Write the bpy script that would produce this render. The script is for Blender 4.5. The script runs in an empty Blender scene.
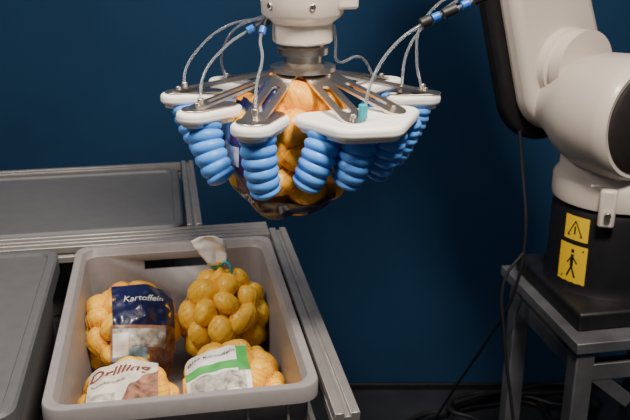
import bpy, bmesh, math, random
from mathutils import Vector, Matrix, noise
from mathutils.bvhtree import BVHTree

# ------------------------------------------------------------------ camera
th=math.radians(19.8); ps=math.radians(10.15)
F=Vector((math.sin(ps)*math.cos(th), math.cos(ps)*math.cos(th), -math.sin(th)))
R=Vector((math.cos(ps),-math.sin(ps),0)); U=R.cross(F)
cd=bpy.data.cameras.new("camera"); cam=bpy.data.objects.new("camera",cd)
bpy.context.collection.objects.link(cam)
cam.matrix_world=Matrix(((R.x,U.x,-F.x,0),(R.y,U.y,-F.y,0),(R.z,U.z,-F.z,1.66),(0,0,0,1)))
cd.sensor_width=36; cd.lens=48; cd.clip_start=0.02
cd.dof.use_dof=True; cd.dof.focus_distance=1.28; cd.dof.aperture_fstop=9.0
bpy.context.scene.camera=cam

# ------------------------------------------------------------------ materials
def mat(name,col,rough=0.5,metal=0.0,nscale=0,namt=0.0,bump=0.0,spec=0.5,trans=0.0,coat=0.0,sss=0.0,ior=1.45):
    m=bpy.data.materials.new(name); m.use_nodes=True
    nt=m.node_tree; b=nt.nodes["Principled BSDF"]
    b.inputs["Base Color"].default_value=(*col,1); b.inputs["Roughness"].default_value=rough
    b.inputs["Metallic"].default_value=metal; b.inputs["Specular IOR Level"].default_value=spec
    b.inputs["Transmission Weight"].default_value=trans; b.inputs["Coat Weight"].default_value=coat
    b.inputs["IOR"].default_value=ior
    if sss:
        b.inputs["Subsurface Weight"].default_value=sss; b.inputs["Subsurface Radius"].default_value=(0.01,0.005,0.001); b.inputs["Subsurface Scale"].default_value=0.6
    if nscale:
        tc=nt.nodes.new("ShaderNodeTexCoord"); n=nt.nodes.new("ShaderNodeTexNoise")
        n.inputs["Scale"].default_value=nscale; n.inputs["Detail"].default_value=4
        nt.links.new(tc.outputs["Object"],n.inputs["Vector"])
        if namt:
            r=nt.nodes.new("ShaderNodeValToRGB")
            r.color_ramp.elements[0].position=0.3; r.color_ramp.elements[1].position=0.7
            r.color_ramp.elements[0].color=(*[max(0,c*(1-namt)) for c in col],1)
            r.color_ramp.elements[1].color=(*[min(1,c*(1+namt)) for c in col],1)
            nt.links.new(n.outputs["Fac"],r.inputs["Fac"]); nt.links.new(r.outputs["Color"],b.inputs["Base Color"])
        if bump:
            bp=nt.nodes.new("ShaderNodeBump"); bp.inputs["Strength"].default_value=bump; bp.inputs["Distance"].default_value=0.002
            nt.links.new(n.outputs["Fac"],bp.inputs["Height"]); nt.links.new(bp.outputs["Normal"],b.inputs["Normal"])
    return m
M_wall=mat("blue_wall_paint",(0.010,0.036,0.086),0.85,nscale=2.5,namt=0.12,spec=0.12)
M_floor=mat("dark_floor",(0.02,0.022,0.028),0.6,nscale=6,namt=0.3)
M_crate=mat("grey_plastic",(0.25,0.23,0.235),0.42,nscale=60,namt=0.05,bump=0.05)
M_lid=mat("lid_grey_plastic",(0.095,0.097,0.104),0.5,nscale=40,namt=0.06,bump=0.05)
M_alu=mat("anodised_aluminium",(0.42,0.395,0.38),0.42,metal=0.7,nscale=30,namt=0.08)
M_shelf=mat("table_panel",(0.06,0.06,0.065),0.6,nscale=10,namt=0.1)
M_white=mat("white_plastic",(0.93,0.90,0.86),0.36,nscale=20,namt=0.02)
M_robot=mat("robot_cream_paint",(0.60,0.53,0.47),0.38,nscale=8,namt=0.03,coat=0.2)
M_black=mat("black_casting",(0.008,0.008,0.010),0.45,nscale=40,namt=0.2)
M_disc=mat("black_cap",(0.018,0.015,0.015),0.6,nscale=30,namt=0.2)
M_steel=mat("brushed_steel",(0.66,0.60,0.54),0.30,metal=1.0,nscale=80,namt=0.08,bump=0.05)
M_dsteel=mat("dark_steel",(0.14,0.145,0.16),0.42,metal=0.5,nscale=14,namt=0.25)
M_blue=mat("blue_silicone",(0.085,0.31,0.84),0.42,nscale=30,namt=0.06)
M_tube=mat("clear_tube",(0.70,0.74,0.78),0.10,trans=0.85,nscale=5,namt=0.01,ior=1.25)
M_fit=mat("blue_fitting",(0.02,0.12,0.5),0.35)
M_teal=mat("teal_fitting",(0.02,0.35,0.45),0.35)
M_pot=mat("potato_yellow",(1.0,0.58,0.05),0.38,nscale=55,namt=0.12,bump=0.25,sss=0.10)
M_pot2=mat("potato_gold",(0.98,0.53,0.04),0.40,nscale=55,namt=0.15,bump=0.25,sss=0.08)
M_pot3=mat("potato_amber",(0.92,0.44,0.04),0.40,nscale=55,namt=0.18,bump=0.25,sss=0.08)
M_net=mat("net_yellow",(0.95,0.48,0.02),0.5)
M_neto=mat("net_orange",(0.88,0.33,0.015),0.5)
M_navy=mat("navy_film",(0.010,0.013,0.065),0.3,nscale=20,namt=0.2,bump=0.2,coat=0.3)
M_purple=mat("purple_film",(0.05,0.015,0.10),0.3,nscale=40,namt=0.4,bump=0.2)
M_lwhite=mat("label_white",(0.80,0.79,0.76),0.4,nscale=25,namt=0.06,bump=0.3)
M_lbeige=mat("label_beige",(0.70,0.64,0.55),0.4,nscale=25,namt=0.1,bump=0.3)
M_lbrown=mat("label_brown",(0.30,0.15,0.10),0.4,nscale=60,namt=0.6)
M_lred=mat("label_text_red",(0.22,0.06,0.04),0.4)
M_lgreen=mat("label_green",(0.07,0.36,0.08),0.4,nscale=25,namt=0.2)
M_lblue=mat("label_lightblue",(0.25,0.42,0.6),0.4,nscale=70,namt=0.5)
M_lgrey=mat("label_grey",(0.42,0.40,0.36),0.4,nscale=80,namt=0.6)
M_yel=mat("warning_yellow",(0.85,0.55,0.02),0.45)
M_ink=mat("black_ink",(0.01,0.01,0.01),0.5)
M_cable=mat("black_cable",(0.012,0.012,0.014),0.5)
M_green=mat("green_clip",(0.02,0.35,0.12),0.4)

# ------------------------------------------------------------------ helpers
def link(o,parent=None):
    bpy.context.collection.objects.link(o)
    if parent is not None: o.parent=parent
    return o
def empty(name,loc=(0,0,0)):
    e=bpy.data.objects.new(name,None); e.empty_display_size=0.05
    bpy.context.collection.objects.link(e); return e
def mk(name,vs,fs,m,parent=None,smooth=True,bevel=0,seg=2,auto=True):
    me=bpy.data.meshes.new(name); me.from_pydata([tuple(v) for v in vs],[],fs)
    bm=bmesh.new(); bm.from_mesh(me); bmesh.ops.recalc_face_normals(bm,faces=bm.faces)
    lo=[v for v in bm.verts if not v.link_faces]
    if lo: bmesh.ops.delete(bm,geom=lo,context='VERTS')
    bm.to_mesh(me); bm.free()
    if smooth:
        for p in me.polygons: p.use_smooth=True
        if auto:
            try: me.set_sharp_from_angle(angle=math.radians(38))
            except Exception: pass
    me.materials.append(m)
    o=bpy.data.objects.new(name,me); link(o,parent)
    if bevel:
        b=o.modifiers.new("bevel","BEVEL"); b.width=bevel; b.segments=seg; b.limit_method='ANGLE'; b.angle_limit=math.radians(40)
    return o
def box(name,c,s,m,parent=None,bevel=0.002,rot=None):
    x,y,z=[k/2 for k in s]
    vs=[Vector((i*x,j*y,k*z)) for i in(-1,1) for j in(-1,1) for k in(-1,1)]
    if rot: vs=[rot@v for v in vs]
    vs=[v+Vector(c) for v in vs]
    fs=[(0,1,3,2),(4,6,7,5),(0,4,5,1),(2,3,7,6),(0,2,6,4),(1,5,7,3)]
    return mk(name,vs,fs,m,parent,bevel=bevel,smooth=True)
def frame(axis):
    a=Vector(axis).normalized(); t=Vector((0,0,1)) if abs(a.z)<0.9 else Vector((1,0,0))
    u=t.cross(a).normalized(); v=a.cross(u); return u,v,a
def lathe(name,origin,axis,prof,m,parent=None,n=48,bevel=0):
    u,v,a=frame(axis); o=Vector(origin); vs=[];fs=[]
    for r,s in prof:
        for i in range(n):
            t=2*math.pi*i/n; vs.append(o+a*s+(u*math.cos(t)+v*math.sin(t))*r)
    for k in range(len(prof)-1):
        for i in range(n):
            j=(i+1)%n; fs.append((k*n+i,k*n+j,(k+1)*n+j,(k+1)*n+i))
    fs.append(tuple(range(n))[::-1]); fs.append(tuple(range((len(prof)-1)*n,len(prof)*n)))
    return mk(name,vs,fs,m,parent,bevel=bevel)
def cyl(name,p1,p2,r,m,parent=None,n=24,bevel=0.001):
    p1=Vector(p1);p2=Vector(p2);L=(p2-p1).length
    return lathe(name,p1,p2-p1,[(r,0),(r,L)],m,parent,n,bevel)
def hull2d(circles,n=28):
    pts=[]
    for x,y,r in circles:
        for i in range(n):
            t=2*math.pi*i/n; pts.append((x+r*math.cos(t),y+r*math.sin(t)))
    pts=sorted(set((round(a,6),round(b,6)) for a,b in pts))
    def half(ps):
        h=[]
        for p in ps:
            while len(h)>1 and (h[-1][0]-h[-2][0])*(p[1]-h[-2][1])-(h[-1][1]-h[-2][1])*(p[0]-h[-2][0])<=0: h.pop()
            h.append(p)
        return h
    a=half(pts); b=half(pts[::-1]); return a[:-1]+b[:-1]
def extr(name,pts,z0,z1,m,parent=None,mtx=None,bevel=0.002,seg=3):
    n=len(pts); vs=[Vector((x,y,z0)) for x,y in pts]+[Vector((x,y,z1)) for x,y in pts]
    if mtx: vs=[mtx@v for v in vs]
    fs=[tuple(range(n))[::-1],tuple(range(n,2*n))]+[(i,(i+1)%n,n+(i+1)%n,n+i) for i in range(n)]
    return mk(name,vs,fs,m,parent,bevel=bevel,seg=seg)
def slotted(name,p1,p2,w,t,m,parent=None,slot=(0.35,0.85),sw=0.35):
    p1=Vector(p1);p2=Vector(p2);L=(p2-p1).length
    x=(p2-p1).normalized(); y=Vector((0,0,1)).cross(x).normalized(); z=x.cross(y)
    def cap(x0,x1,r,n=10):
        out=[]
        for i in range(n+1):
            a=math.pi/2+math.pi*i/n; out.append((x0+r*math.cos(a),r*math.sin(a)))
        for i in range(n+1):
            a=-math.pi/2+math.pi*i/n; out.append((x1+r*math.cos(a),r*math.sin(a)))
        return out
    o=cap(0,L,w/2); i_=cap(L*slot[0],L*slot[1],w*sw/2); n=len(o); vs=[]
    for zz in (0,t):
        for q in (o,i_):
            for a,b in q: vs.append(p1+x*a+y*b+z*zz)
    fs=[]
    for i in range(n):
        j=(i+1)%n
        fs+= [(i,j,n+j,n+i),(2*n+i,3*n+i,3*n+j,2*n+j),(i,2*n+i,2*n+j,j),(n+i,n+j,3*n+j,3*n+i)]
    return mk(name,vs,fs,m,parent)
def tube(name,pts,r,m,parent=None):
    c=bpy.data.curves.new(name,'CURVE'); c.dimensions='3D'; c.bevel_depth=r; c.bevel_resolution=3; c.use_fill_caps=True
    s=c.splines.new('BEZIER'); s.bezier_points.add(len(pts)-1)
    for b,p in zip(s.bezier_points,pts):
        b.co=p; b.handle_left_type='AUTO'; b.handle_right_type='AUTO'
    s.resolution_u=10; c.materials.append(m)
    o=bpy.data.objects.new(name,c); return link(o,parent)
def rrect(hx,hy,r,z,cx,cy,n=6):
    out=[]
    for sx,sy,a0 in((1,1,0),(-1,1,90),(-1,-1,180),(1,-1,270)):
        for i in range(n+1):
            a=math.radians(a0+90*i/n); out.append(Vector((cx+sx*(hx-r)+r*math.cos(a),cy+sy*(hy-r)+r*math.sin(a),z)))
    return out
def loft(name,loops,m,parent=None):
    n=len(loops[0]); vs=[v for l in loops for v in l]; fs=[]
    for k in range(len(loops)-1):
        for i in range(n):
            j=(i+1)%n; fs.append((k*n+i,k*n+j,(k+1)*n+j,(k+1)*n+i))
    fs.append(tuple(range(n))[::-1]); fs.append(tuple(range((len(loops)-1)*n,len(loops)*n)))
    return mk(name,vs,fs,m,parent)

# ------------------------------------------------------------------ room
wr=Matrix.Rotation(-ps,4,'Z')
wc=F.copy(); wc.z=0; wc.normalize()
def place(depth,side,z): 
    return wc*depth+Vector((R.x,R.y,0))*side+Vector((0,0,z))
box("wall_back",place(2.73,0.0,1.4),(7,0.1,2.8),M_wall,bevel=0,rot=wr)
box("floor",place(1.0,0,-0.05),(7,5,0.1),M_floor,bevel=0,rot=wr)
box("baseboard_back",place(2.674,0,0.0125),(7,0.012,0.025),M_black,bevel=0.002,rot=wr)

# ------------------------------------------------------------------ aluminium table frame
def beam(name,p1,p2,h,m,parent):
    p1=Vector(p1);p2=Vector(p2);x=(p2-p1).normalized()
    up=Vector((0,0,1)) if abs(x.z)<0.9 else Vector((0,1,0))
    y=up.cross(x).normalized(); z=x.cross(y)
    a=h/2; g=0.0042; d=0.006
    side=[(-a,-a),(-g,-a),(-g,-a+d),(g,-a+d),(g,-a)]
    pts=[]
    for k in range(4):
        for (u,v) in side:
            for _ in range(k): u,v=-v,u
            pts.append((u,v))
    n=len(pts); vs=[p1+y*u+z*v for u,v in pts]+[p2+y*u+z*v for u,v in pts]
    fs=[tuple(range(n))[::-1],tuple(range(n,2*n))]+[(i,(i+1)%n,n+(i+1)%n,n+i) for i in range(n)]
    return mk(name,vs,fs,m,parent,bevel=0.0008,seg=1)
T=empty("aluminium_table_frame")
hb=0.036; zt=0.995-hb/2
beam("beam_right",(0.223,0.985,zt),(0.223,1.722,zt),hb,M_alu,T)
beam("beam_front",(-0.9,1.003,zt-0.05),(0.203,1.003,zt-0.05),hb,M_alu,T)
beam("beam_cross_front",(-0.9,1.704,zt),(0.203,1.704,zt),hb,M_alu,T)
beam("beam_cross_rear",(-0.9,1.745,zt),(0.203,1.745,zt),hb,M_alu,T)
beam("beam_far_right",(0.045,1.765,zt+0.006),(0.045,2.27,zt+0.006),hb*0.9,M_alu,T)
beam("beam_far",(-0.9,2.255,zt),(0.026,2.255,zt),hb,M_alu,T)
for i,(x,y) in enumerate([(0.223,1.003),(0.223,1.704),(0.045,2.255),(-0.9,1.003),(-0.9,1.704),(-0.9,2.255)]):
    beam("leg_%d"%i,(x,y,0.0),(x,y,zt-hb/2),hb,M_alu,T)
    box("foot_%d"%i,(x,y,0.006),(0.06,0.06,0.012),M_black,T)
box("shelf_panel",(-0.35,1.63,0.772),(1.12,1.27,0.014),M_shelf,T)
for i,(a,b) in enumerate([((-0.9,1.003),(0.223,1.003)),((0.223,1.003),(0.223,1.704)),((-0.9,1.003),(-0.9,2.255)),((-0.9,2.255),(0.045,2.255))]):
    beam("lower_rail_%d"%i,(a[0],a[1],0.75),(b[0],b[1],0.75),0.028,M_alu,T)

# ------------------------------------------------------------------ open crate
CX,CY=-0.0015,1.362
CR=empty("plastic_crate")
def L(hx,hy,r,z): return rrect(hx,hy,r,z,CX,CY,7)
cr=loft("crate_shell",[L(.172,.280,.022,.780),L(.175,.283,.025,.783),L(.1865,.2945,.028,.972),
    L(.196,.304,.030,.972),L(.200,.308,.032,.9735),L(.200,.308,.032,.997),L(.1985,.3065,.031,.9995),
    L(.186,.294,.028,.9995),L(.1845,.2925,.028,.998),L(.182,.290,.027,.985),L(.180,.288,.026,.983),
    L(.170,.278,.020,.792),L(.165,.273,.018,.789)],M_crate,CR)
cuts=[box("cut1",(CX,CY+0.288,0.957),(0.13,0.05,0.021),M_crate,bevel=0)]
bpy.context.view_layer.update()
for c in cuts:
    md=cr.modifiers.new("slot","BOOLEAN"); md.operation='DIFFERENCE'; md.object=c; md.solver='EXACT'
    with bpy.context.temp_override(object=cr,active_object=cr,selected_objects=[cr]):
        bpy.ops.object.modifier_apply(modifier="slot")
for c in cuts: bpy.data.objects.remove(c,do_unlink=True)
for i,x in enumerate((-0.15,-0.09,0.09,0.15)):
    box("rib_front_%d"%i,(x,CY-0.293,0.885),(0.004,0.012,0.17),M_crate,CR,0.001)
for i in range(6):
    box("rib_right_%d"%i,(CX+0.184,CY-0.25+0.1*i,0.885),(0.010,0.004,0.17),M_crate,CR,0.001)

def lidded(name,cx,cy,hx,hy,zt):
    E=empty(name)
    def q(ax,ay,r,z): return rrect(ax,ay,r,z,cx,cy,7)
    loft("body",[q(hx-.028,hy-.028,.02,.780),q(hx-.026,hy-.026,.022,.783),q(hx-.016,hy-.016,.025,zt-.045)],M_crate,E)
    loft("lid",[q(hx-.004,hy-.004,.03,zt-.044),q(hx,hy,.032,zt-.040),q(hx,hy,.032,zt-.006),q(hx-.004,hy-.004,.03,zt-.001),
        q(hx-.012,hy-.012,.026,zt),q(hx-.018,hy-.018,.024,zt-.001),q(hx-.021,hy-.021,.022,zt-.006)],M_lid,E)
    return E
lidded("lidded_crate",-0.436,1.362,0.20,0.308,1.0)
lidded("lidded_crate",-0.285,2.0,0.305,0.222,0.995)

# ------------------------------------------------------------------ potato bags
def potatoes(center,rad,n,pr,seed):
    rnd=random.Random(seed); C=Vector(center); rad=Vector(rad)
    ps_=[]
    while len(ps_)<n:
        v=Vector([rnd.uniform(-1,1) for _ in range(3)])
        if v.length<1: ps_.append(Vector((v.x*rad.x,v.y*rad.y,v.z*rad.z))*0.8)
    rs=[pr*rnd.uniform(.85,1.15) for _ in range(n)]
    for it in range(200):
        for i in range(n):
            for j in range(i+1,n):
                d=ps_[i]-ps_[j]; mn=(rs[i]+rs[j])*0.99
                if d.length<mn and d.length>1e-6:
                    k=d.normalized()*(mn-d.length)*0.5; ps_[i]+=k; ps_[j]-=k
        for i in range(n):
            p=ps_[i]; q=Vector((p.x/(rad.x-rs[i]),p.y/(rad.y-rs[i]),p.z/(rad.z-rs[i])))
            if q.length>1: ps_[i]=p/q.length
    vs=[];fs=[]
    bm=bmesh.new(); bmesh.ops.create_icosphere(bm,subdivisions=4,radius=1)
    bv=[v.co.copy() for v in bm.verts]; bf=[tuple(v.index for v in f.verts) for f in bm.faces]; bm.free()
    for p,r in zip(ps_,rs):
        nrm=p.normalized() if p.length>1e-4 else Vector((0,0,1))
        ax=nrm.cross(Vector((rnd.uniform(-1,1),rnd.uniform(-1,1),rnd.uniform(-1,1)))).normalized(); b2=nrm.cross(ax)
        s=Vector((rnd.uniform(1.10,1.32),rnd.uniform(.92,1.02),rnd.uniform(.88,1.0))); off=len(vs); o=Vector([rnd.uniform(0,50)]*3)
        for v in bv:
            k=1+0.16*noise.noise(v*0.9+o)+0.03*noise.noise(v*3+o)
            vs.append(C+p+(ax*v.x*s.x+b2*v.y*s.y+nrm*v.z*s.z)*r*k)
        fs+=[tuple(i+off for i in f) for f in bf]
    return vs,fs
def bag(name,center,rad,n,pr,seed,pm,nm,cells=40,zfloor=None,thr=0.00030,tight=3,lim=None):
    E=empty(name); C=Vector(center)
    vs,fs=potatoes(center,rad,n,pr,seed)
    def clampv(p):
        if zfloor is not None and p.z<zfloor: p.z=zfloor+0.0004
        if lim:
            p.x=min(max(p.x,lim[0]),lim[1]); p.y=min(max(p.y,lim[2]),lim[3])
        return p
    for v in vs: clampv(v)
    mk("potatoes",vs,fs,pm,E,auto=False)
    bvh=BVHTree.FromPolygons([tuple(v) for v in vs],fs)
    NU,NV=84,42; G=[]
    def dirv(u,v):
        a=2*math.pi*u; b=math.pi*v; return Vector((math.sin(b)*math.cos(a)*rad[0],math.sin(b)*math.sin(a)*rad[1],math.cos(b)*rad[2])).normalized()
    for j in range(NV+1):
        row=[]
        for i in range(NU):
            d=dirv(i/NU,j/NV)
            h=bvh.ray_cast(C+d*0.5,-d)
            row.append((h[0]-C).length if h[0] is not None else min(rad)*0.75)
        G.append(row)
    def relax(G,times):
        raw=[r[:] for r in G]
        for it in range(times):
            H=[r[:] for r in G]
            for j in range(NV+1):
                for i in range(NU):
                    s=G[j][(i-1)%NU]+G[j][(i+1)%NU]+G[max(0,j-1)][i]+G[min(NV,j+1)][i]
                    H[j][i]=max(raw[j][i],s/4)
            G=H
        for j in (0,NV):
            a=sum(G[j])/NU; G[j]=[a]*NU
        return G
    G=relax(G,tight)
    def env(u,v,off=0.0007):
        u=(u%1)*NU; v=min(max(v,0),1)*NV; i=int(u)%NU; fu=u-int(u); j=min(int(v),NV-1); fv=v-j
        r=(G[j][i]*(1-fu)+G[j][(i+1)%NU]*fu)*(1-fv)+(G[j+1][i]*(1-fu)+G[j+1][(i+1)%NU]*fu)*fv
        return clampv(C+dirv(u/NU,v/NV)*(r+off))
    lv=[];lf=[]
    SEG=90
    for s in (1,-1):
        for k in range(cells):
            base=len(lv)
            for q in range(SEG+1):
                v=0.02+0.96*q/SEG; u=k/cells+s*v*0.5
                p=env(u,v); nn=(p-C).normalized()
                t=(env(u+s*0.005,v+0.01)-p); t=t.normalized() if t.length>1e-6 else Vector((0,0,1))
                b=t.cross(nn); b=b.normalized() if b.length>1e-6 else Vector((1,0,0))
                lv+= [p+nn*thr,p-nn*thr*0.5+b*thr,p-nn*thr*0.5-b*thr]
                if q:
                    x=base+(q-1)*3; y=base+q*3
                    for e in range(3):
                        f=(e+1)%3; lf.append((x+e,x+f,y+f,y+e))
    mk("net",lv,lf,nm,E,smooth=False)
    G=relax(G,8)
    sv=[];sf=[]
    for j in range(NV+1):
        for i in range(NU): sv.append(env(i/NU,j/NV,0.001))
    for j in range(NV):
        for i in range(NU):
            k=(i+1)%NU; sf.append((j*NU+i,j*NU+k,(j+1)*NU+k,(j+1)*NU+i))
    return E,BVHTree.FromPolygons([tuple(v) for v in sv],sf),env
class Label:
    def __init__(s,bvh,center,normal,up,w,h,parent,lift=0.002,wav=1.0,trim=False):
        s.n=Vector(normal).normalized(); s.x=Vector(up).cross(s.n).normalized(); s.y=s.n.cross(s.x); s.c=Vector(center)
        s.w=w;s.h=h;s.p=parent;s.N=26;s.l=lift;s.wv=wav;s.trim=trim;s.bvh=bvh
        D=[[None]*(s.N+1) for _ in range(s.N+1)]; hits=[]
        for j in range(s.N+1):
            for i in range(s.N+1):
                o=s.c+s.x*((i/s.N-.5)*w)+s.y*((j/s.N-.5)*h)+s.n*0.4
                q=bvh.ray_cast(o,-s.n)
                if q[0] is not None: D[j][i]=0.4-q[3]; hits.append(D[j][i])
        mn=min(hits)
        D=[[mn if a is None else a for a in r] for r in D]; raw=[r[:] for r in D]
        for it in range(10):
            H=[r[:] for r in D]
            for j in range(s.N+1):
                for i in range(s.N+1):
                    t=D[j][max(0,i-1)]+D[j][min(s.N,i+1)]+D[max(0,j-1)][i]+D[min(s.N,j+1)][i]
                    H[j][i]=max(raw[j][i],t/4)
            D=H
        s.D=D
    def ok(s,a,b):
        if not s.trim: return True
        return s.bvh.ray_cast(s.c+s.x*a+s.y*b+s.n*0.4,-s.n)[0] is not None
    def pt(s,a,b,l):
        u=min(max((a/s.w+.5),0),1)*s.N; v=min(max((b/s.h+.5),0),1)*s.N; i=min(int(u),s.N-1); j=min(int(v),s.N-1); fu=u-i; fv=v-j
        D=s.D; d=(D[j][i]*(1-fu)+D[j][i+1]*fu)*(1-fv)+(D[j+1][i]*(1-fu)+D[j+1][i+1]*fu)*fv
        wob=s.wv*(0.0012*math.sin(a*190+b*60)+0.0008*math.sin(b*240-a*90)+0.003*noise.noise(Vector((a*45,b*45,s.c.x*9))))
        return s.c+s.x*a+s.y*b+s.n*(d+s.l+l+wob)
    def rect(s,name,a0,b0,a1,b1,m,l=0.0,n=34):
        return s.quad(name,[(a0,b0),(a1,b0),(a1,b1),(a0,b1)],m,l,n)
    def quad(s,name,q,m,l=0.0,n=40):
        vs=[];mk_=[]
        for j in range(n+1):
            for i in range(n+1):
                x,y=i/n,j/n
                a=(q[0][0]*(1-x)+q[1][0]*x)*(1-y)+(q[3][0]*(1-x)+q[2][0]*x)*y
                b=(q[0][1]*(1-x)+q[1][1]*x)*(1-y)+(q[3][1]*(1-x)+q[2][1]*x)*y
                vs.append(s.pt(a,b,l)); mk_.append(s.ok(a,b))
        fs=[(j*(n+1)+i,j*(n+1)+i+1,(j+1)*(n+1)+i+1,(j+1)*(n+1)+i) for j in range(n) for i in range(n)]
        fs=[f for f in fs if all(mk_[k] for k in f)]
        return mk(name,vs,fs,m,s.p,auto=False)
    def text(s,name,t,a,b,size,m,l=0.0016,rot=0,shear=0.0,bold=0.0):
        c=bpy.data.curves.new(name,'FONT'); c.body=t; c.size=size; c.align_x='CENTER'; c.align_y='CENTER'; c.resolution_u=3; c.shear=shear; c.offset=bold
        o=bpy.data.objects.new(name,c); bpy.context.collection.objects.link(o); bpy.context.view_layer.update()
        dg=bpy.context.evaluated_depsgraph_get(); me=bpy.data.meshes.new_from_object(o.evaluated_get(dg))
        bpy.data.objects.remove(o,do_unlink=True)
        bm=bmesh.new(); bm.from_mesh(me); bmesh.ops.triangulate(bm,faces=bm.faces)
        bmesh.ops.subdivide_edges(bm,edges=[e for e in bm.edges if e.calc_length()>0.004],cuts=2,use_grid_fill=True)
        cr_,sr=math.cos(rot),math.sin(rot); bad=[]
        for v in bm.verts:
            x,y=v.co.x*cr_-v.co.y*sr+a,v.co.x*sr+v.co.y*cr_+b; v.co=s.pt(x,y,l)
            if not s.ok(x,y): bad.append(v)
        if bad: bmesh.ops.delete(bm,geom=bad,context='VERTS')
        bm.to_mesh(me); bm.free(); me.materials.clear(); me.materials.append(m)
        ob=bpy.data.objects.new(name,me); link(ob,s.p); return ob

ZF=0.7905
# right rear net bag with tie and tag
B1,v1,e1=bag("net_bag_of_potatoes",(0.086,1.528,0.886),(0.098,0.106,0.100),44,0.0240,5,M_pot,M_net,zfloor=ZF,lim=(-0.02,0.174,1.38,1.638))
lathe("gathered_neck",(0.084,1.541,0.958),(0,0.15,1),[(0.036,0),(0.018,0.014),(0.006,0.026),(0.005,0.032),(0.009,0.040)],M_net,B1,n=16)
cyl("green_clip",(0.068,1.543,0.986),(0.100,1.544,0.999),0.004,M_green,B1)
tube("draw_cord",[(0.084,1.543,0.990),(0.096,1.535,1.0),(0.104,1.530,0.992),(0.106,1.53,0.975)],0.0024,M_teal,B1)
vs=[];fs=[];n=18
for j in range(n+1):
    for i in range(n+1):
        a=(i/n-.5); b=j/n; w=0.018+0.048*math.sin(min(1,b*1.1)*math.pi*0.60)
        p=Vector((0.080+a*w-0.018*b,1.546,0.990+b*0.064-0.012*abs(a)*b)) 
        p.y+=0.006*math.sin(a*8+b*3)+0.006*noise.noise(Vector((a*3,b*3,1))); p.z+=0.006*noise.noise(Vector((a*3,b*3,5))); p.x+=0.005*noise.noise(Vector((a*3,b*4,9)))
        vs.append(p)
for j in range(n):
    for i in range(n): fs.append((j*(n+1)+i,j*(n+1)+i+1,(j+1)*(n+1)+i+1,(j+1)*(n+1)+i))
o=mk("tag",vs,fs,M_lwhite,B1,auto=False); s_=o.modifiers.new("t","SOLIDIFY"); s_.thickness=0.0012

# left rear bag, navy label
B2,v2,e2=bag("net_bag_of_potatoes",(-0.098,1.520,0.878),(0.102,0.112,0.096),42,0.0245,8,M_pot2,M_neto,zfloor=ZF,lim=(-0.178,0.0,1.37,1.638))
lb=Label(v2,(-0.070,1.468,0.908),(0.12,-0.80,0.70),(0.06,0.3,1),0.124,0.176,B2)
lb.rect("film_navy",-.058,-.005,.060,.084,M_navy); lb.rect("film_print",-.062,-.085,.060,-.005,M_lbrown)
lb.rect("film_photo",-.058,-.083,.005,-.045,M_lblue,0.0007); lb.rect("film_barcode",-.058,-.044,.040,-.012,M_lgrey,0.0007)
lb.rect("film_white_patch",-.058,-.060,-.030,-.020,M_lwhite,0.001)
lb.text("film_text","Kartoffeln",0,0.05,0.019,M_lwhite,rot=0.05,shear=0.3)
# front bags
B3,v3,e3=bag("net_bag_of_potatoes",(-0.095,1.245,0.860),(0.092,0.160,0.074),44,0.0245,12,M_pot2,M_neto,zfloor=ZF,lim=(-0.176,-0.004,1.088,1.42))
lb=Label(v3,(-0.098,1.232,0.92),(0.0,-0.35,1),(0,1,0.2),0.122,0.146,B3)
lb.rect("film_beige",-.058,-.07,.056,.070,M_lbeige); lb.quad("film_brown",[(-.02,-.07),(.056,-.07),(.056,.045),(.030,.020)],M_lbrown,0.0007); lb.rect("film_photo",-.056,-.066,-.012,-.018,M_lgrey,0.0007)
lb.text("film_text","Drilling",-0.010,0.040,0.034,M_lred,rot=0.08,shear=0.3,bold=0.0006)
lb.text("film_small_text","Speisekartoffeln",-0.024,0.005,0.009,M_ink)
B4,v4,e4=bag("net_bag_of_potatoes",(0.082,1.262,0.864),(0.098,0.158,0.078),46,0.0245,21,M_pot2,M_neto,zfloor=ZF,lim=(-0.002,0.174,1.088,1.42))
lb=Label(v4,(0.056,1.246,0.92),(0.03,-0.42,1),(0,1,0.2),0.116,0.130,B4)
lb.rect("film_white",-.052,-.060,.054,.060,M_lwhite); lb.rect("film_green",-.052,-.004,.054,.018,M_lgreen,0.0007); lb.rect("film_green_edge",.034,-.012,.054,.058,M_lgreen,0.0009)
lb.text("film_text","BIO Kartoffeln",-0.008,0.040,0.0135,M_ink)
lb.rect("film_photo",-.045,-.054,.045,-.012,M_lgrey,0.0007)

# ------------------------------------------------------------------ bag held by gripper
B5,v5,e5=bag("net_bag_of_potatoes",(0.190,1.290,1.300),(0.114,0.100,0.124),38,0.0305,31,M_pot3,M_neto,cells=46)
lb=Label(v5,(0.100,1.25,1.290),(-0.35,-0.93,-0.10),(0,0,1),0.19,0.25,B5,trim=True)
lb.quad("film_navy",[(-.090,-.115),(.030,-.125),(.068,.115),(-.085,.115)],M_navy)
lb.rect("film_purple",-.050,-.040,.035,.050,M_purple,0.0007)
lb.rect("film_orange_print",-.06,.058,.050,.078,M_pot2,0.0007)
lb.rect("film_white_print",-.02,.00,.010,.03,M_lwhite,0.001)
lb.rect("film_yellow_print",-.020,-.045,-.002,-.020,M_yel,0.001)
lb.rect("film_blue_print",-.04,-.05,-.022,-.02,M_lblue,0.0012)
lb.text("film_text","Patata",-0.010,-0.075,0.034,M_lwhite,rot=0.6,bold=0.0005)
lb2=Label(v5,(0.180,1.26,1.212),(0.0,-0.80,-0.60),(0,0.6,0.3),0.17,0.08,B5,trim=True)
lb2.rect("film_bottom",-.075,-.038,.045,.018,M_navy,0.0)

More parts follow.
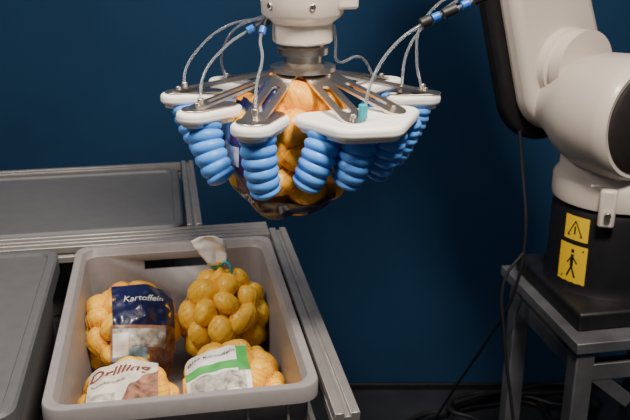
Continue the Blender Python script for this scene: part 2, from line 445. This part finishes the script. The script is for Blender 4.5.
# ------------------------------------------------------------------ gripper
GX,GY=0.215,1.31
Gp=empty("soft_robotic_gripper")
lathe("mount_ring",(GX,GY,1.418),(0,0,1),[(0.052,0),(0.052,.007),(0.034,.010),(0.030,.014),(0.030,.024),(0.040,.026),(0.040,.036),(0.033,.038),(0.033,.046)],M_steel,Gp)
box("centre_block",(GX,GY,1.405),(0.09,0.06,0.026),M_steel,Gp,0.003,Matrix.Rotation(-ps,3,'Z'))
def plate(name,circ,z=1.358,t=0.017):
    extr(name,hull2d(circ),z,z+t,M_white,Gp,bevel=0.006,seg=4)
    c2=[(x,y,r*0.72) for x,y,r in circ]
    extr(name+"_neck",hull2d(c2),z-0.006,z+0.001,M_white,Gp,bevel=0.001)
plate("finger_plate_1",[(0.117,1.148,.032),(0.148,1.190,.027)])
plate("finger_plate_2",[(0.040,1.242,.028),(0.088,1.272,.026)])
plate("finger_plate_3",[(0.014,1.378,.024),(0.075,1.376,.023)])
plate("finger_plate_4",[(0.210,1.180,.028),(0.250,1.118,.030),(0.298,1.120,.032),(0.346,1.200,.028)])
plate("finger_plate_5",[(0.375,1.300,.025),(0.416,1.298,.024)])
plate("finger_plate_6",[(0.345,1.405,.025),(0.390,1.440,.025)])
plate("finger_plate_7",[(0.130,1.450,.025),(0.100,1.490,.025)])
def arm(name,p1,p2,w=0.026,**k):
    slotted(name,p1,p2,w,0.004,M_steel,Gp,**k)
    p=Vector(p2); cyl(name+"_bolt",p+Vector((0,0,0.002)),p+Vector((0,0,0.009)),0.005,M_steel,Gp,n=6)
zs=1.414; ze=1.3765
arm("arm_1",(0.185,1.285,zs),(0.122,1.165,ze),0.036)
arm("arm_2",(0.180,1.300,zs),(0.045,1.250,ze),0.030)
arm("arm_3",(0.180,1.325,zs),(0.020,1.378,ze),0.030)
arm("arm_4",(0.225,1.280,zs),(0.258,1.135,ze),0.036)
arm("arm_4b",(0.245,1.290,zs),(0.330,1.180,ze),0.036)
arm("arm_5",(0.245,1.310,zs),(0.414,1.298,ze),0.032)
arm("arm_6",(0.240,1.330,zs),(0.375,1.430,ze),0.028)
arm("arm_7",(0.195,1.335,zs),(0.108,1.478,ze),0.028)
for i,c in enumerate([[(0.119,1.152,.026),(0.148,1.190,.021)],[(0.043,1.246,.023),(0.088,1.272,.018)],[(0.016,1.378,.019),(0.075,1.376,.017)],[(0.385,1.300,.018),(0.420,1.298,.020)]]):
    extr("cover_plate_%d"%i,hull2d(c),1.375,1.3775,M_steel,Gp,bevel=0.0006,seg=1)
def finger(name,p0,p2,bow,r0=0.0275,ribs=6):
    p0=Vector(p0);p2=Vector(p2);bow=Vector(bow); p1=(p0+p2)/2-bow
    N=108;K=32;vs=[];fs=[]
    for i in range(N+1):
        s=i/N; c=p0*(1-s)**2+p1*2*s*(1-s)+p2*s*s; t=((p1-p0)*(1-s)+(p2-p1)*s).normalized()
        u=Vector((0,1,0)); u=(u-t*u.dot(t)).normalized(); v=t.cross(u)
        w=abs(math.sin(math.pi*ribs*s))**0.75
        taper=1-0.18*s*s
        r=r0*taper*(0.85+0.15*w)
        if s>0.88: r*=math.sqrt(max(0.0,1-((s-0.88)/0.12)**2))*0.95+0.05*(1-(s-.88)/.12)
        r=max(r,0.0006)
        for k in range(K):
            a=2*math.pi*k/K; vs.append(c+(u*math.cos(a)+v*math.sin(a))*r)
        if i:
            for k in range(K):
                j=(k+1)%K; fs.append(((i-1)*K+k,(i-1)*K+j,i*K+j,i*K+k))
    fs.append(tuple(range(K))); fs.append(tuple(range(N*K,(N+1)*K)))
    mk(name,vs,fs,M_blue,Gp,auto=False)
FG=[((.124,1.160,1.356),(.136,1.158,1.262),.012),((.054,1.254,1.356),(.080,1.224,1.266),.016),((.033,1.375,1.356),(.068,1.350,1.274),.014),
    ((.224,1.156,1.356),(.190,1.154,1.272),.014),((.270,1.138,1.356),(.248,1.146,1.276),.012),((.316,1.150,1.356),(.294,1.166,1.284),.012),
    ((.354,1.208,1.356),(.334,1.218,1.290),.010),((.398,1.298,1.356),(.372,1.300,1.290),.010),((.370,1.424,1.356),(.342,1.405,1.285),.01),((.112,1.470,1.356),(.125,1.435,1.275),.01)]
for i,(a,b,bw) in enumerate(FG):
    a_=Vector(a); inn=(Vector((.2,1.29,0))-Vector((a_.x,a_.y,0))).normalized()
    finger("bellows_finger_%d"%(i+1),a,b,inn*bw)
def mmv(l): return [(a/1000,b/1000,c/1000) for a,b,c in l]
TR=0.0023
tube("air_tube_1",mmv([(190,1372,1512),(165,1379,1496),(100,1385,1478),(55,1398,1440),(33,1400,1405),(30,1390,1376)]),TR,M_tube,Gp)
tube("air_tube_2",mmv([(175,1310,1500),(133,1315,1482),(88,1302,1454),(56,1283,1416),(50,1258,1376)]),TR,M_tube,Gp)
tube("air_tube_3",mmv([(165,1300,1500),(149,1290,1482),(142,1236,1448),(129,1200,1418),(122,1165,1376)]),TR,M_tube,Gp)
tube("air_tube_4",mmv([(520,1200,1565),(435,1171,1533),(370,1170,1506),(323,1160,1477),(288,1149,1430),(273,1138,1376)]),TR*1.1,M_tube,Gp)
tube("air_tube_5",mmv([(520,1290,1560),(418,1326,1480),(389,1319,1443),(374,1300,1376)]),TR,M_tube,Gp)
tube("air_tube_6",mmv([(520,1280,1570),(410,1310,1490),(402,1311,1430),(412,1306,1376)]),TR,M_tube,Gp)
tube("air_tube_7",mmv([(262,1300,1490),(268,1310,1460),(272,1325,1430),(330,1390,1420),(360,1415,1376)]),TR,M_tube,Gp)
tube("air_tube_8",mmv([(180,1330,1500),(120,1370,1480),(95,1410,1430),(104,1460,1376)]),TR,M_tube,Gp)
def fit(name,p,d,r,Ln,m):
    p=Vector(p)/1000; d=Vector(d).normalized(); cyl(name,p-d*Ln/2,p+d*Ln/2,r,m,Gp)
fit("fitting_a",(134,1314,1483),(-1,0,-.5),.0058,.012,M_fit); fit("fitting_a2",(148,1312,1489),(-1,0,-.4),.0055,.014,M_cable)
fit("fitting_b",(150,1291,1484),(-.3,-.5,-.8),.0058,.012,M_fit); fit("fitting_b2",(157,1297,1494),(-.4,-.3,-.8),.0055,.012,M_cable)
fit("fitting_c",(273,1138,1388),(0,0,1),.0065,.020,M_teal)
fit("fitting_d",(370,1170,1507),(1,0,.4),.008,.016,M_cable); fit("fitting_e",(385,1171,1513),(1,0,.4),.0065,.012,M_fit)
fit("fitting_f",(405,1171,1521),(1,0,.4),.0075,.022,M_cable); fit("fitting_g",(428,1171,1530),(1,0,.4),.0065,.012,M_fit); fit("fitting_h",(450,1175,1539),(1,0,.4),.009,.022,M_cable)
for i,p in enumerate([(30,1390,1384),(50,1258,1384),(122,1165,1386),(374,1300,1384),(412,1306,1384)]):
    fit("barb_%d"%i,p,(0,0,1),.0048,.012,M_steel)

# ------------------------------------------------------------------ robot arm
RB=empty("industrial_robot_arm")
lathe("wrist",(GX,GY,1.462),(0,0,1),[(0.044,0),(0.047,.003),(0.047,.030),(0.050,.033),(0.060,.040),(0.064,.046),(0.064,.075),(0.060,.080),(0.060,.26),(0.05,.275)],M_robot,RB)
for a in (-0.5,0.5,1.6,2.6,3.7,4.7):
    c=Vector((GX+0.0625*math.cos(a-1),GY+0.0625*math.sin(a-1),1.522))
    cyl("wrist_bolt",c,c+Vector((math.cos(a-1),math.sin(a-1),0))*0.005,0.005,M_steel,RB,n=8)
box("wrist_connector",(GX+0.062,GY-0.03,1.53),(0.035,0.03,0.03),M_robot,RB,0.005)
K=Vector((0.99,1.665,0))
lathe("base_column",K,(0,0,1),[(0.150,0.803),(0.150,0.83),(0.138,0.845),(0.134,0.87),(0.134,1.02),(0.128,1.035)],M_black,RB)
box("base_plinth",(0.995,1.655,0.822),(0.31,0.34,0.042),M_black,RB,0.006)
lathe("collar",K,(0,0,1),[(0.120,1.04),(0.136,1.045),(0.138,1.055),(0.138,1.090),(0.134,1.098),(0.126,1.11),(0.124,1.20)],M_robot,RB)
nn=Vector((0.345,-0.94,0)).normalized()
H0=Vector((0.965,1.535,1.245))
lathe("shoulder_housing",H0,-nn,[(0.106,0.004),(0.118,0.0),(0.126,0.008),(0.130,0.03),(0.131,0.07),(0.127,0.12),(0.112,0.17),(0.088,0.21),(0.074,0.24),(0.070,0.25)],M_robot,RB,n=64)
lathe("shoulder_cap",H0,-nn,[(0.05,-0.006),(0.102,-0.005),(0.107,-0.001),(0.108,0.006)],M_disc,RB,n=64)
L0=Vector((0.862,1.815,1.30))
u=Vector((0.94,0.345,0)).normalized()
def mt(off): 
    o=L0+nn*off; z=nn
    return Matrix(((u.x,0,z.x,o.x),(u.y,0,z.y,o.y),(u.z,1,z.z,o.z),(0,0,0,1)))
extr("upper_arm_rear_shell",hull2d([(0.02,-0.02,.142),(-.105,.26,.098),(-.19,.52,.10)],48),-0.035,0.005,M_black,RB,mt(0),bevel=0.012)
extr("upper_arm",hull2d([(0.025,-0.01,.122),(-.085,.24,.084),(-.18,.52,.087)],48),0.0,0.06,M_robot,RB,mt(0),bevel=0.02,seg=4)
lathe("shoulder_joint",L0+nn*0.05+Vector((0.0,0,0.03)),nn,[(0.080,0),(0.082,.01),(0.082,.03),(0.074,.034),(0.074,.042),(0.082,.046),(0.082,.075)],M_robot,RB)
EL=L0+u*(-.19)+Vector((0,0,.52))
lathe("elbow",EL-nn*0.06,nn,[(0.08,-0.03),(0.105,-.02),(0.11,0.1),(0.11,.2),(0.09,.22)],M_robot,RB)
WT=Vector((GX,GY,1.79)); ES=EL+nn*0.12
dv=WT-ES; Ln=dv.length
lathe("forearm",ES,dv,[(0.085,-0.02),(0.10,0.02),(0.09,.12),(0.072,Ln-.1),(0.07,Ln)],M_robot,RB)
lathe("wrist_housing",(GX,GY,1.70),(0,0,1),[(0.055,0),(0.072,.015),(0.076,.06),(0.076,.12),(0.06,.15)],M_robot,RB)
tb=K+Vector((-0.085,-0.125,1.06))
box("collar_tab",tb,(0.035,0.02,0.085),M_robot,RB,0.006,Matrix.Rotation(-0.45,3,'Z'))
cyl("tab_bolt",tb+Vector((-.004,-.01,-.01)),tb+Vector((-.009,-.022,-.01)),0.007,M_steel,RB,n=12)
def sticker(name,a0,a1,z0,z1,r,m,n=10):
    vs=[];fs=[]
    for i in range(n+1):
        a=a0+(a1-a0)*i/n
        for z in(z0,z1): vs.append(K+Vector((r*math.cos(a),r*math.sin(a),z)))
    for i in range(n): fs.append((2*i,2*i+2,2*i+3,2*i+1))
    return mk(name,vs,fs,m,RB,auto=False)
ca=math.atan2(-K.y,-K.x)
a_s=ca-0.55
sticker("warning_label_hand",a_s-.21,a_s+.24,.966,1.022,.1346,M_yel)
sticker("warning_label_person",a_s-.27,a_s+.26,.862,.955,.1346,M_yel)
def poly_on(name,pts,m):
    vs=[K+Vector((.1352*math.cos(a_s+p[0]/.1352),.1352*math.sin(a_s+p[0]/.1352),p[1])) for p in pts]
    return mk(name,vs,[tuple(range(len(vs)))],m,RB,smooth=False)
def strip(name,pts,w,m):
    for i in range(len(pts)-1):
        (x0,z0),(x1,z1)=pts[i],pts[i+1]; l=math.hypot(x1-x0,z1-z0); ox,oz=-(z1-z0)/l*w/2,(x1-x0)/l*w/2
        poly_on(name+"_%d"%i,[(x0+ox,z0+oz),(x1+ox,z1+oz),(x1-ox,z1-oz),(x0-ox,z0-oz)],m)
strip("triangle_mark",[(-.018,.976),(.018,.976),(0,1.011),(-.018,.976)],.003,M_ink)
strip("triangle_bang",[(0,.980),(0,.999)],.004,M_ink)
strip("person_body",[(0,.903),(0,.932)],.008,M_ink)
strip("person_legs",[(-.010,.878),(0,.903),(.011,.878)],.0045,M_ink)
strip("person_arms",[(-.012,.910),(0,.928),(.013,.912)],.0035,M_ink)
strip("person_head",[(0,.936),(0,.944)],.008,M_ink)
strip("forbid",[(-.025,.873),(.027,.947)],.003,M_ink)

# ------------------------------------------------------------------ robot stand
ST=empty("steel_robot_stand")
box("top_plate",(1.03,1.645,0.788),(0.43,0.42,0.025),M_dsteel,ST,0.002)
for i,(x,y) in enumerate([(0.842,1.463),(0.862,1.828),(1.218,1.463),(1.218,1.828)]):
    box("leg_%d"%i,(x,y,0.3935),(0.042,0.042,0.763),M_dsteel,ST,0.003)
    box("foot_plate_%d"%i,(x,y,0.006),(0.1,0.1,0.012),M_dsteel,ST,0.001)
for i,z in enumerate((0.72,0.2)):
    box("rail_front_%d"%i,(1.03,1.463,z),(0.34,0.03,0.04),M_dsteel,ST)
    box("rail_left_%d"%i,(0.852,1.645,z),(0.03,0.33,0.04),M_dsteel,ST)
    box("rail_right_%d"%i,(1.218,1.645,z),(0.03,0.33,0.04),M_dsteel,ST)
    box("rail_rear_%d"%i,(1.04,1.828,z),(0.32,0.03,0.04),M_dsteel,ST)
box("gusset",(0.91,1.455,0.68),(0.14,0.012,0.03),M_dsteel,ST,0.001,Matrix.Rotation(0.7,3,'Y'))
tube("power_cable",[(0.80,1.80,1.22),(0.814,1.785,1.1),(0.822,1.745,0.915),(0.81,1.76,0.76),(0.797,1.852,0.6),(0.78,2.0,0.38),(0.775,2.13,0.197),(0.76,2.25,0.008)],0.004,M_cable)
tube("power_cable",[(0.80,1.70,0.90),(0.76,1.70,0.84),(0.76,1.68,0.7),(0.785,1.65,0.5),(0.80,1.6,0.3),(0.78,1.6,0.006)],0.004,M_cable)
pts=[]
for i in range(46):
    a=i*0.62; r=0.16+0.03*math.sin(i*1.7)
    pts.append((0.98+r*1.5*math.cos(a)+0.004*i,2.30+r*0.7*math.sin(a),0.010+0.0014*i))
tube("floor_cable_coil",pts,0.008,M_cable)

# ------------------------------------------------------------------ lights
def area(name,loc,tgt,size,power,col,sy=None):
    l=bpy.data.lights.new(name,'AREA'); l.size=size; l.energy=power; l.color=col
    if sy: l.shape='RECTANGLE'; l.size_y=sy
    o=bpy.data.objects.new(name,l); bpy.context.collection.objects.link(o); o.location=loc
    o.rotation_euler=(Vector(tgt)-Vector(loc)).to_track_quat('-Z','Y').to_euler()
area("ceiling_lamp_key",(0.46,0.50,2.7),(0.25,1.4,1.15),0.36,62,(1,0.89,0.76))
area("ceiling_lamp_side",(-0.8,1.0,2.6),(0.0,1.5,1.0),0.5,25,(1,0.89,0.78))
area("wall_fill_light",(0.2,1.6,2.7),(0.1,2.7,0.9),1.2,6,(0.85,0.92,1.0))  # added fill light to brighten the back wall, not a real fixture
w=bpy.data.worlds.new("world"); bpy.context.scene.world=w; w.use_nodes=True
w.node_tree.nodes["Background"].inputs[0].default_value=(0.5,0.6,0.8,1); w.node_tree.nodes["Background"].inputs[1].default_value=0.07
